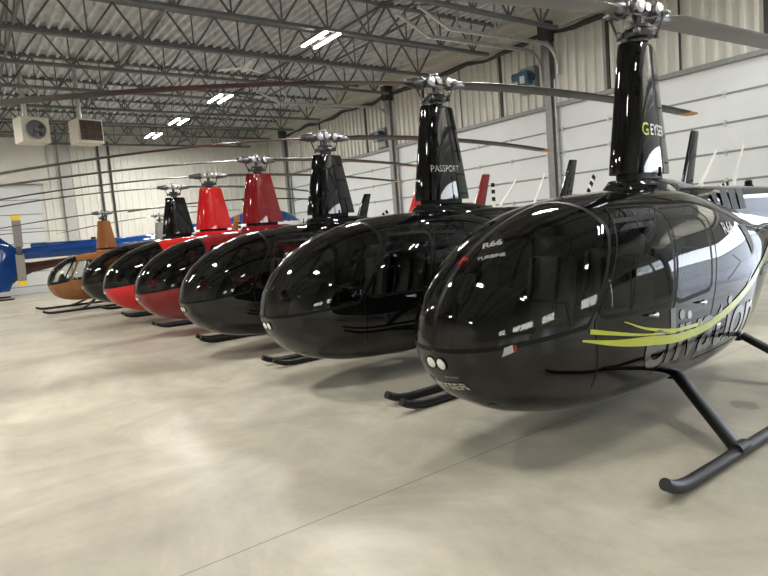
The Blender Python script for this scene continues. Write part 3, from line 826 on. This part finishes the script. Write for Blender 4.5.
    def fairing():
        b = MB(); secs = []
        for q in (0, .02, .25, .5, .75, .97, 1.0):
            c = lerp(.86, .50, q); t = lerp(.135, .095, q); z = lerp(1.93, zt, q)-(0 if q else .03); s_ = .97 if q == 1.0 else 1
            secs.append([Vector(((x*s_)+lerp(.02, .02, q), y*s_, z)) for x, y in airfoil(c, t)])
        b.loft(secs); return b.build('mast_fairing', M_black)
    part('fair%.2f' % hz, 'mast_fairing', mp, root, fairing)
    def collar():
        b = MB(); b.loft([[Vector((x, y, z)) for x, y in airfoil(.66, .10)] for z in (1.83, 1.94)])
        for s in (-1, 1): b.cyl((-.22, s*.06, 1.87), (-.22, s*.09, 1.95), .02); b.cyl((.1, s*.1, 1.87), (.1, s*.1, 1.95), .016)
        return b.build('fairing_collar', M_trim)
    part('collar', 'fairing_collar', M_trim, root, collar)
    def mast():
        b = MB(); b.cyl((0, 0, zt-.02), (0, 0, hz), .035, n=14)
        b.lathe([(.05, zt), (.085, zt+.02), (.085, zt+.05), (.05, zt+.06)], 20); return b.build('mast', M_steel)
    part('mast%.2f' % hz, 'mast', M_steel, root, mast)
    def swash():
        b = MB(); z = zt+.085
        b.lathe([(.06, z-.03), (.135, z-.03), (.145, z), (.13, z+.025), (.06, z+.03)], 22); b.lathe([(.05, z+.03), (.11, z+.04), (.11, z+.065), (.05, z+.07)], 20)
        for g in (30, 150, 210, 330): b.box((.14*math.cos(R(g)), .14*math.sin(R(g)), z+.0), (.05, .05, .05), bev=.01)
        return b.build('swashplate', M_steel)
    part('swash%.2f' % hz, 'swashplate', M_steel, root, swash)
    hub = empty('rotor_hub', (0, 0, hz)); hub.parent = root; hub.rotation_euler.z = R(az)
    bpy.data.objects.remove(hub)
    def hubm():
        b = MB(); b.box((0, 0, .02), (.26, .09, .09), bev=.02); b.box((0, 0, .07), (.10, .13, .07), bev=.02)
        b.cyl((0, -.11, .03), (0, .11, .03), .035, n=14)
        for s in (-1, 1):
            b.cyl((s*.13, -.09, .02), (s*.13, .09, .02), .045, n=14)
            b.lathe([(.04, -.13), (.055, -.125), (.055, -.1), (.03, -.095)], 14, 'y', (s*.13, 0, .02)); b.lathe([(.03, .095), (.055, .1), (.055, .125), (.04, .13)], 14, 'y', (s*.13, 0, .02))
        b.cyl((0, 0, .05), (0, 0, .13), .03, n=14); b.lathe([(.03, .105), (.055, .11), (.055, .13), (.03, .135)], 16)
        return b.build('rotor_hub', M_alu)
    ho = part('hub', 'rotor_hub', M_alu, root, hubm); ho.location = (0, 0, hz-.02); ho.rotation_euler.z = R(az)
    for s in (-1, 1):
        def grip():
            b = MB(); b.tube([(s*.12, 0, .02), (s*.16, 0, .02), (s*.20, 0, .02), (s*.30, 0, .018), (s*.33, 0, .017), (s*.42, 0, .015)], [.045, .062, .066, .064, .050, .042], 16)
            b.lathe([(.07, s*.185), (.076, s*.19), (.076, s*.215), (.07, s*.22)], 18, 'x', (0, 0, .02)); b.box((s*.20, -s*.10, .0), (.07, .12, .03), bev=.01)
            return b.build('blade_grip', M_steel)
        part(('grip', s), 'blade_grip', M_grip, ho, grip)
        def link():
            b = MB(); h = -.18; b.cyl((.13, -.09, h), (.17, -.14, .0), .011, n=8); b.cyl((.13, -.09, h-.02), (.13, -.09, h+.05), .018, n=8); return b.build('pitch_link', M_steel)
        lo = part('link', 'pitch_link', M_steel, ho, link)
        if s < 0: lo.rotation_euler.z = PI
    for s in (-1, 1):                                                # -1 = forward blade
        RB = 5.03; dl = d1 if s < 0 else (-d1 if aft is None else aft)
        def blade():
            b = MB(); secs = []
            for q in (.07, .085, .11, .15, .2, .3, .4, .5, .6, .7, .8, .88, .945, .955):
                r = q*RB; ch = .11 if q < .08 else (.18 if q < .1 else .26); th = .04 if q < .08 else .016
                dz = -dl*q-d2*q*q; tw = R(8-7*q)*1.
                sec = []
                for x, y in airfoil(ch, th, 8):
                    x = x+.03; sec.append(Vector((s*r, (x*math.cos(tw))*(-s)*-1, dz+y-x*math.sin(tw))))
                secs.append(sec)
            b.loft(secs); return b.build('rotor_blade', M_blade)
        bo = part(('blade', s, round(dl, 2), d2), 'rotor_blade', blade_mat or M_blade, root, blade); bo.location = (0, 0, hz); bo.rotation_euler.z = R(az)
        def tipm():
            b = MB(); secs = []
            for q in (.955, .985, 1.0):
                dz = -dl*q-d2*q*q; tw = R(1.2); sec = []
                for x, y in airfoil(.26 if q < 1 else .2, .016 if q < 1 else .008, 8):
                    x = x+.03; sec.append(Vector((s*q*RB, x*s, dz+y-x*math.sin(tw))))
                secs.append(sec)
            b.loft(secs); return b.build('blade_tip', M_tip)
        part(('tip', s, round(dl, 2), d2), 'blade_tip', M_tip, bo, tipm)
    # tail
    def cone():
        b = MB(); secs = []
        for q in (0, .2, .4, .6, .8, .97, 1.0):
            x = lerp(2.55, 6.15, q); zt_ = lerp(1.715, 1.86, q); r = lerp(.255, .085, q)*(.6 if q == 1 else 1); zc = zt_-lerp(.275, .09, q)
            secs.append([Vector((x, .95*r*math.cos(2*PI*k/28), zc+1.05*r*math.sin(2*PI*k/28))) for k in range(28)])
        b.loft(secs); return b.build('tail_cone', M_black)
    part('cone', 'tail_cone', tp, root, cone)
    def fin(z0, x0, c0, z1, x1, c1, nm):
        def f():
            b = MB(); secs = []
            for q in (0, .5, .97, 1.0):
                z = lerp(z0, z1, q); xx = lerp(x0, x1, q); c = lerp(c0, c1, q)*(.9 if q == 1 else 1)
                secs.append([Vector((x+xx+c/2, y, z)) for x, y in airfoil(c, .035 if q < 1 else .012, 10)])
            b.loft(secs); return b.build(nm, M_black)
        return f
    part('fin%.2f' % fin_top, 'upper_fin', tp, root, fin(1.76, 5.62, .46, fin_top, 6.12, .28, 'upper_fin'))
    part('lfin', 'lower_fin', tp, root, fin(1.76, 5.62, .46, 1.08, 6.0, .26, 'lower_fin'))
    def stab():
        b = MB(); secs = []
        for q in (0, .96, 1):
            secs.append([Vector((5.75+x+.1*q, .07+q*.62, 1.77+y)) for x, y in airfoil(.36 if q < 1 else .3, .022 if q < 1 else .01, 10)])
        b.loft(secs); return b.build('stabilizer', M_black)
    part('stab', 'stabilizer', tp, root, stab)
    def trhub():
        b = MB(); b.cyl((6.2, -.05, 1.78), (6.2, -.27, 1.78), .03, n=12); b.box((6.2, -.25, 1.78), (.10, .07, .16), bev=.02); b.box((6.14, 0, 1.78), (.2, .16, .16), bev=.03); return b.build('tail_rotor_gearbox', M_steel)
    part('trh', 'tail_rotor_gearbox', M_steel, root, trhub)
    for s in (-1, 1):
        def trb():
            b = MB(); secs = []
            for q in (.1, .25, .6, 1.0): secs.append([Vector((6.2+x*.6, -.26+y*.5, 1.78+s*q*.74)) for x, y in airfoil(.2, .02, 8)])
            b.loft(secs); return b.build('tail_rotor_blade', M_blade)
        to = part(('trb', s), 'tail_rotor_blade', M_text_w, root, trb)
        cp = Vector((6.2, 0, 1.78)); mr = Matrix.Rotation(R(trot), 3, 'Y'); to.rotation_euler = (0, R(trot), 0); to.location = cp-mr @ cp
        for q in (.45, .7, .92):
            def band(): return MB().loft([[Vector((6.2+x*.6, -.26+y*.55, 1.78+s*z)) for x, y in airfoil(.21, .022, 8)] for z in (.74*q-.05, .74*q+.05)]).build('stripe', M_trim)
            part(('trs', s, q), 'stripe', M_trim, to, band)
    # undercarriage
    for s in (-1, 1):
        def skid():
            b = MB(); y = 1.17
            pts = [(-1.89, y, .115), (-1.83, y, .083), (-1.75, y, .055), (-1.64, y, .042), (-1.45, y, .04), (0, y, .04), (1.3, y, .04), (1.5, y, .04)]
            b.tube(pts, [.036, .037, .038, .038, .038, .038, .038, .036], 14); b.tube([(-1.35, y, .009), (1.3, y, .009)], .009, 6)
            return b.build('skid', M_gear)
        so = part('skid', 'skid', M_gear, root, skid)
        if s < 0: so.location = (0, -2.34, 0)
        for q, (xa, xb) in enumerate(((-.36, -1.0), (.80, .80))):
            def strut():
                a = Vector((xa, s*.45, .29 if q == 0 else .40)); c = Vector((xb, s*1.17, .05)); b = MB(); d = (c-a).normalized(); u = Vector((1, 0, 0)); u = (u-d*u.dot(d)).normalized(); v = d.cross(u); secs = []
                for t in (0, .5, 1.0): secs.append([a.lerp(c, t)+u*x+v*y for x, y in airfoil(.125, .034, 10)])
                b.loft(secs); b.cyl(c+Vector((-.05, 0, .01)), c+Vector((.07, 0, .01)), .043, n=12)
                return b.build('skid_strut', M_gear)
            part(('strut', s, q), 'skid_strut', M_gear, root, strut)
    def xt():
        b = MB()
        b.box((0, 0, 0), (.12, .90, .06), bev=.025)
        return b.build('cross_tube', M_gear)
    for x, z in ((-.36, .28), (.80, .38)): part('xt', 'cross_tube', M_gear, root, xt).location = (x, 0, z)
    # aerials and beacon
    if 'aerials' in extras:
        for x, z, dx, h_ in ((1.02, 1.76, .33, .36), (1.70, 1.745, .26, .46)):
            h_ += .0
            def whip():
                b = MB(); b.lathe([(.035, z-.02), (.03, z+.02), (.012, z+.05)], 12, 'z', (x, 0, 0)); b.tube([(x, 0, z+.03), (x+dx*.5, 0, z+h_*.5), (x+dx, 0, z+h_)], [.017, .013, .008], 8); return b.build('antenna', M_whip)
            part(('whip', x), 'antenna', M_whip, root, whip)
        def beacon():
            b = MB(); b.lathe([(.045, 1.72), (.045, 1.76), (.036, 1.765), (.036, 1.80), (.02, 1.815)], 16, 'z', (2.05, 0, 0)); b.box((2.05, 0, 1.72), (.14, .12, .05), bev=.01); return b.build('beacon', M_trim)
        part('beacon', 'beacon', M_trim, root, beacon)
    return root

HY = [2.82, 5.44, 8.05, 10.69, 13.28, 16.04]
h1 = helicopter((4.85, HY[0], 0), 'nearest and largest black helicopter, with lime green stripe and grey lettering along its side', M_black, hz=3.235, az=-4, d1=.30, d2=.03, aft=.03, trot=75, extras=('aerials',))
h2 = helicopter((4.90, HY[1], 0), 'glossy black helicopter second in the row, directly behind the one with the lime stripe', M_black, hz=3.28, az=-7, d1=.10, trot=80, extras=('aerials',), blade_mat=M_bladeb2)
h3 = helicopter((4.88, HY[2], 0), 'black helicopter third in the row, standing beside the dark red one', M_black, hz=3.08, az=-4, d1=.20, d2=.40, trot=35, fin_top=2.76, blade_mat=M_bladeb)
h4 = helicopter((4.92, HY[3], 0), 'dark red helicopter with a maroon mast fairing, fourth in the row', M_maroon, hz=3.10, az=12, d1=.30, d2=.30, fin_top=2.76, blade_mat=M_bladeb)
h5 = helicopter((4.90, HY[4], 0), 'bright red helicopter with a bright red mast fairing, fifth in the row', M_red, hz=3.10, az=-8, d1=.10, d2=.40, trot=100, fin_top=2.76, blade_mat=M_bladeb)
h6 = helicopter((4.93, HY[5], 0), 'black helicopter sixth in the row, between the bright red and copper brown ones', M_black, hz=3.12, az=6, d1=.15, d2=.40, trot=60, fin_top=2.76, blade_mat=M_bladeb)
hb = helicopter((3.72, 19.1, 0), 'copper brown small helicopter with clear bubble, seen in profile at the far end', M_brown, hz=3.10, az=6, d1=.3, d2=.2, scale=(.67, .76, .86), fin_top=2.76, name='small_helicopter', group='small two seat helicopters', blade_mat=M_bladeb)
hg = helicopter((6.05, 21.6, 0), 'pale grey small helicopter mostly hidden behind the row, grey mast showing', M_grey_p, hz=3.10, az=8, d1=.3, d2=.2, scale=(.67, .76, .86), fin_top=2.76, name='small_helicopter', group='small two seat helicopters', blade_mat=M_bladeb)
hm_ = helicopter((.7, 27.4, 0), 'dark brown small helicopter at the far wall, its boom under the blue boom', M_dkbrown, hz=3.10, az=8, d1=.3, d2=.2, scale=(.67, .76, .80), fin_top=2.76, name='small_helicopter', group='small two seat helicopters', blade_mat=M_bladeb)

for hh in (hb, hg, hm_):                                             # the small ones stand on longer, further forward skids
    for o in hh.children:
        k = o.name.split('.')[0]
        if k == 'skid': o.location.x -= .45; o.scale.x = 1.3
        elif k == 'skid_strut' or k == 'cross_tube': o.location.x -= .40
for o in hb.children:
    if o.name.split('.')[0] not in ('skid', 'skid_strut', 'cross_tube'): o.location.z += .05
# the brown one has clear glass
for o in hb.children:
    if o.name.startswith('windshield') and not o.name.startswith('windshield_f'): setmat(o, M_clear)
    for c in o.children:
        if c.name.startswith('window') and 'frame' not in c.name: setmat(c, M_clear)

# ------------------------------------------------------------------ markings of the first two
def mast_text(s, size, x, z, hz, name, material, parent, **kw):
    me = text_mesh(s, size, **kw); zt = hz-.27
    for v in me.vertices:
        zz = z+v.co.y; q = (zz-1.93)/(zt-1.93); c = lerp(.86, .50, q); t = lerp(.135, .095, q); xx = x+v.co.x
        u = max(.001, min(.999, (xx-.02+c/2)/c)); yy = 10*t*(.2969*math.sqrt(u)-.126*u-.3516*u*u+.2843*u**3-.1036*u**4)
        v.co = Vector((xx, -yy-.004, zz))
    me.materials.append(material); o = bpy.data.objects.new(name, me); COL.objects.link(o); o.parent = parent; return o
mast_text('EYSER', .125, .10, 2.25, 3.235, 'mast_lettering', M_text_w, h1, bold=.002)
mast_text('G', .145, -.14, 2.25, 3.235, 'mast_letter', M_lime, h1, bold=.003)
mast_text('PASSPORT', .11, .0, 2.26, 3.28, 'mast_lettering', M_text_s, h2, bold=.001)

skin_text('GEYSER', .088, (-2.36, 0, .585), (0, -1, 0), 'nose_lettering', M_text_s, h1, bold=.0025, stretch=1.12)
skin_text('HELICOPTERS', .018, (-2.41, -.09, .655), (0, -1, 0), 'nose_lettering', M_text_s, h1)
skin_text('R66', .085, (-2.02, -.13, 1.455), (.62, -.75, 0), 'windshield_lettering', M_text_s, h1, bold=.003)
skin_text('TURBINE', .042, (-2.10, -.19, 1.375), (.62, -.75, 0), 'windshield_lettering', M_text_s, h1, bold=.001, stretch=1.1)
side_text('R66', .12, .10, 1.40, 'side_lettering', M_text_s, h1, bold=.003, stretch=1.15)
side_text('elivation', .55, -.37, .70, 'side_lettering', M_text_g, h1, bold=.008, rise=.0, stretch=.93)
def bez(P_, n=40):
    out = []
    for i in range(n+1):
        t = i/n*(len(P_)-1); k = min(int(t), len(P_)-2); out.append((spl([(j, p[0]) for j, p in enumerate(P_)], t), spl([(j, p[1]) for j, p in enumerate(P_)], t)))
    return out
st1 = bez([(-1.80, .832), (-1.52, .775), (-1.2, .735), (-.84, .70), (-.45, .715), (-.1, .80), (.25, .90), (.60, 1.0), (1.0, 1.10), (1.5, 1.24), (2.0, 1.42), (2.45, 1.62)])
strip(st1, 'stripe', M_lime, h1, lambda t: .012+.055*min(1, t*6)*(1-.35*t), -1, .0065, n=2)
st2 = bez([(-1.74, .880), (-1.52, .835), (-1.25, .785), (-.9, .745)])
strip(st2, 'stripe', M_lime, h1, lambda t: .032*(1-.8*t), -1, .0055, n=2)
st3 = bez([(-1.45, .90), (-1.2, .815), (-.8, .755), (-.35, .76), (.1, .86), (.45, 1.03)])
strip(st3, 'stripe', M_lime, h1, lambda t: .006+.02*math.sin(PI*t), -1, .0045, n=2)
for x0 in (2.0, 2.22):
    strip(bez([(x0-.06, 1.705), (x0+.06, 1.67), (x0+.17, 1.55), (x0+.2, 1.42), (x0+.12, 1.28)]), 'stripe', M_lime, h1, .045, off=.006, n=2)
# small flag sticker under the windshield
patch([(-2.28, .795), (-2.225, .82), (-2.23, .865), (-2.27, .85)], 'flag_sticker', M_text_s, h1)
patch([(-2.225, .82), (-2.205, .825), (-2.21, .862), (-2.23, .865)], 'flag_sticker', M_maroon, h1)
# yaw string on the windshield
for hh in (h1,):
    b = MB(); b.tube([drop(Vector((-2.20+.02*k, .0-.006*math.sin(k*2), 1.33+.018*k)), skin_n(Vector((-2.2, 0, 1.34))), .008) for k in range(4)], .006, 6)
    for s in (-1, 1): b.tube([drop(Vector((-2.17, 0, 1.36)), Vector((-1, 0, .8)).normalized(), .01), drop(Vector((-2.17+.02*s, -.035-.02*s, 1.34+.015*s)), Vector((-1, 0, .8)).normalized(), .02)], .006, 6)
    b.build('yaw_string', M_redcloth, hh)
# engine louvres and intake
for k in range(4):
    x = .50+k*.165
    b = MB(); q = [(x, 1.72), (x+.125, 1.72), (x+.225, 1.53), (x+.10, 1.53)] if k else [(x+.03, 1.66), (x+.09, 1.71), (x+.16, 1.58), (x+.12, 1.57)]
    b.add([(a, -spl([(d[0], d[1]) for d in DOG], a)-.004, c) for a, c in q], [(0, 1, 2, 3)]); b.build('louvre', M_dark, h1)  # flat dark quads; the shade of the slot recesses is put into the colour
patch([(.36, 1.42), (.56, 1.40), (.57, 1.22), (.48, 1.15)], 'air_intake', M_dark, h1, off=.006)
strip([(-.12, 1.02), (.16, 1.13), (.02, 1.2)], 'panel_seam', M_trim, h1, .005, off=.003)
strip([(.62, 1.5), (.66, 1.1), (.6, .5)], 'panel_seam', M_trim, h1, .006, off=.003)
strip([(-.5, .46), (.1, .49), (.6, .56), (1.1, .70)], 'panel_seam', M_trim, h1, .006, off=.003)
p0 = side_pt(-.72, .84, -1, .004); b = MB(); b.lathe([(.03, 0), (.03, .006), (.015, .01)], 16, 'y', p0); b.build('fuel_cap', M_alu, h1)

# ------------------------------------------------------------------ blue and white helicopter at the far wall, nose to the right
hy = 24.2
bl = empty('utility_helicopter', (9.15, hy, 0)); tag(bl, 'blue helicopter with long blue tail boom and grey tail rotor, far left', 'helicopter')
def scaled_region(tags, sx_, sy_, sz_, zlo, zhi, name, material):
    fs = []; vs = []; idx = {}
    for f, t in FACES:
        c = sum((GV[i].z for i in f), 0)/len(f)
        if not (zlo <= c < zhi) or (t.startswith('wind') and zlo > 0 and False): continue
        q = []
        for i in f:
            if i not in idx: idx[i] = len(vs); v = GV[i]; vs.append((1.5-v.x*sx_, -v.y*sy_, v.z*sz_))
            q.append(idx[i])
        fs.append(q)
    b = MB(); b.v = vs; b.f = fs; return b.build(name, material, bl)
scaled_region(None, 1.05, 1.35, 1.60, 0, 1.40, 'fuselage', M_white_p)
scaled_region(None, 1.05, 1.35, 1.60, 1.40, 9, 'upper_fuselage', M_blue)
b = MB(); secs = []
for q in (0, .25, .5, .75, 1.0):
    x = lerp(.1, -7.25, q); r = lerp(.36, .19, q); zc = lerp(1.86, 1.70, q)
    secs.append([Vector((x, .8*r*math.cos(2*PI*k/20), zc+r*math.sin(2*PI*k/20))) for k in range(20)])
b.loft(secs); b.build('tail_boom', M_blue, bl)
b = MB(); b.box((-4.6, -.01, 1.97), (4.6, .16, .16), bev=.05); b.build('drive_shaft_cover', M_blue, bl)
b = MB(); secs = []
for z, x, c in ((.45, -8.0, .6), (1.2, -7.75, .8), (1.75, -7.55, .85), (2.2, -7.95, .6), (2.75, -8.4, .45)):
    secs.append([Vector((xx+x, y, z)) for xx, y in airfoil(c, .05, 10)])
b.loft(secs); b.build('tail_fin', M_blue, bl)
b = MB(); b.cyl((-7.28, 0, 1.82), (-7.28, -.36, 1.82), .06); b.box((-7.28, -.34, 1.82), (.18, .10, .30), bev=.03); b.build('tail_rotor_hub', M_steel, bl)
for s in (-1, 1):
    b = MB(); b.loft([[Vector((-7.28+x+.03*s*q, -.34+y, 1.82+s*q*1.12)) for x, y in airfoil(.27, .03, 8)] for q in (.1, .3, .6, .93)]); o = b.build('tail_rotor_blade', M_blade, bl)
    b = MB(); b.loft([[Vector((-7.28+x+.03*s*q, -.34+y, 1.82+s*q*1.12)) for x, y in airfoil(.275, .032, 8)] for q in (.93, 1.0, 1.08)]); b.build('blade_tip', M_yellow, o)
b = MB(); b.lathe([(.32, 2.6), (.26, 2.95), (.12, 3.05), (.06, 3.3)], 20, 'z', (1.5, 0, 0)); b.build('mast_fairing', M_blue, bl)
b = MB(); b.box((1.5, 0, 3.30), (.7, .2, .12), bev=.04); o = b.build('rotor_hub', M_steel, bl)
for s in (-1, 1):
    b = MB(); b.loft([[Vector((1.5+s*r, x+.03, 3.30+y-.012*r*r)) for x, y in airfoil(.33, .03, 8)] for r in (.3, 1, 2, 3, 4, 5)]); b.build('rotor_blade', M_bladeb, bl)
for s in (-1, 1):
    b = MB(); b.tube([(3.8, s*1.15, .18), (3.65, s*1.15, .06), (3.4, s*1.15, .05), (.1, s*1.15, .05)], .05, 10); o = b.build('skid', M_gear, bl)
    for x in (2.8, .8):
        b = MB(); b.tube([(x, s*.35, .38), (x, s*.8, .32), (x, s*1.15, .07)], .04, 10); b.build('skid_strut', M_gear, bl)
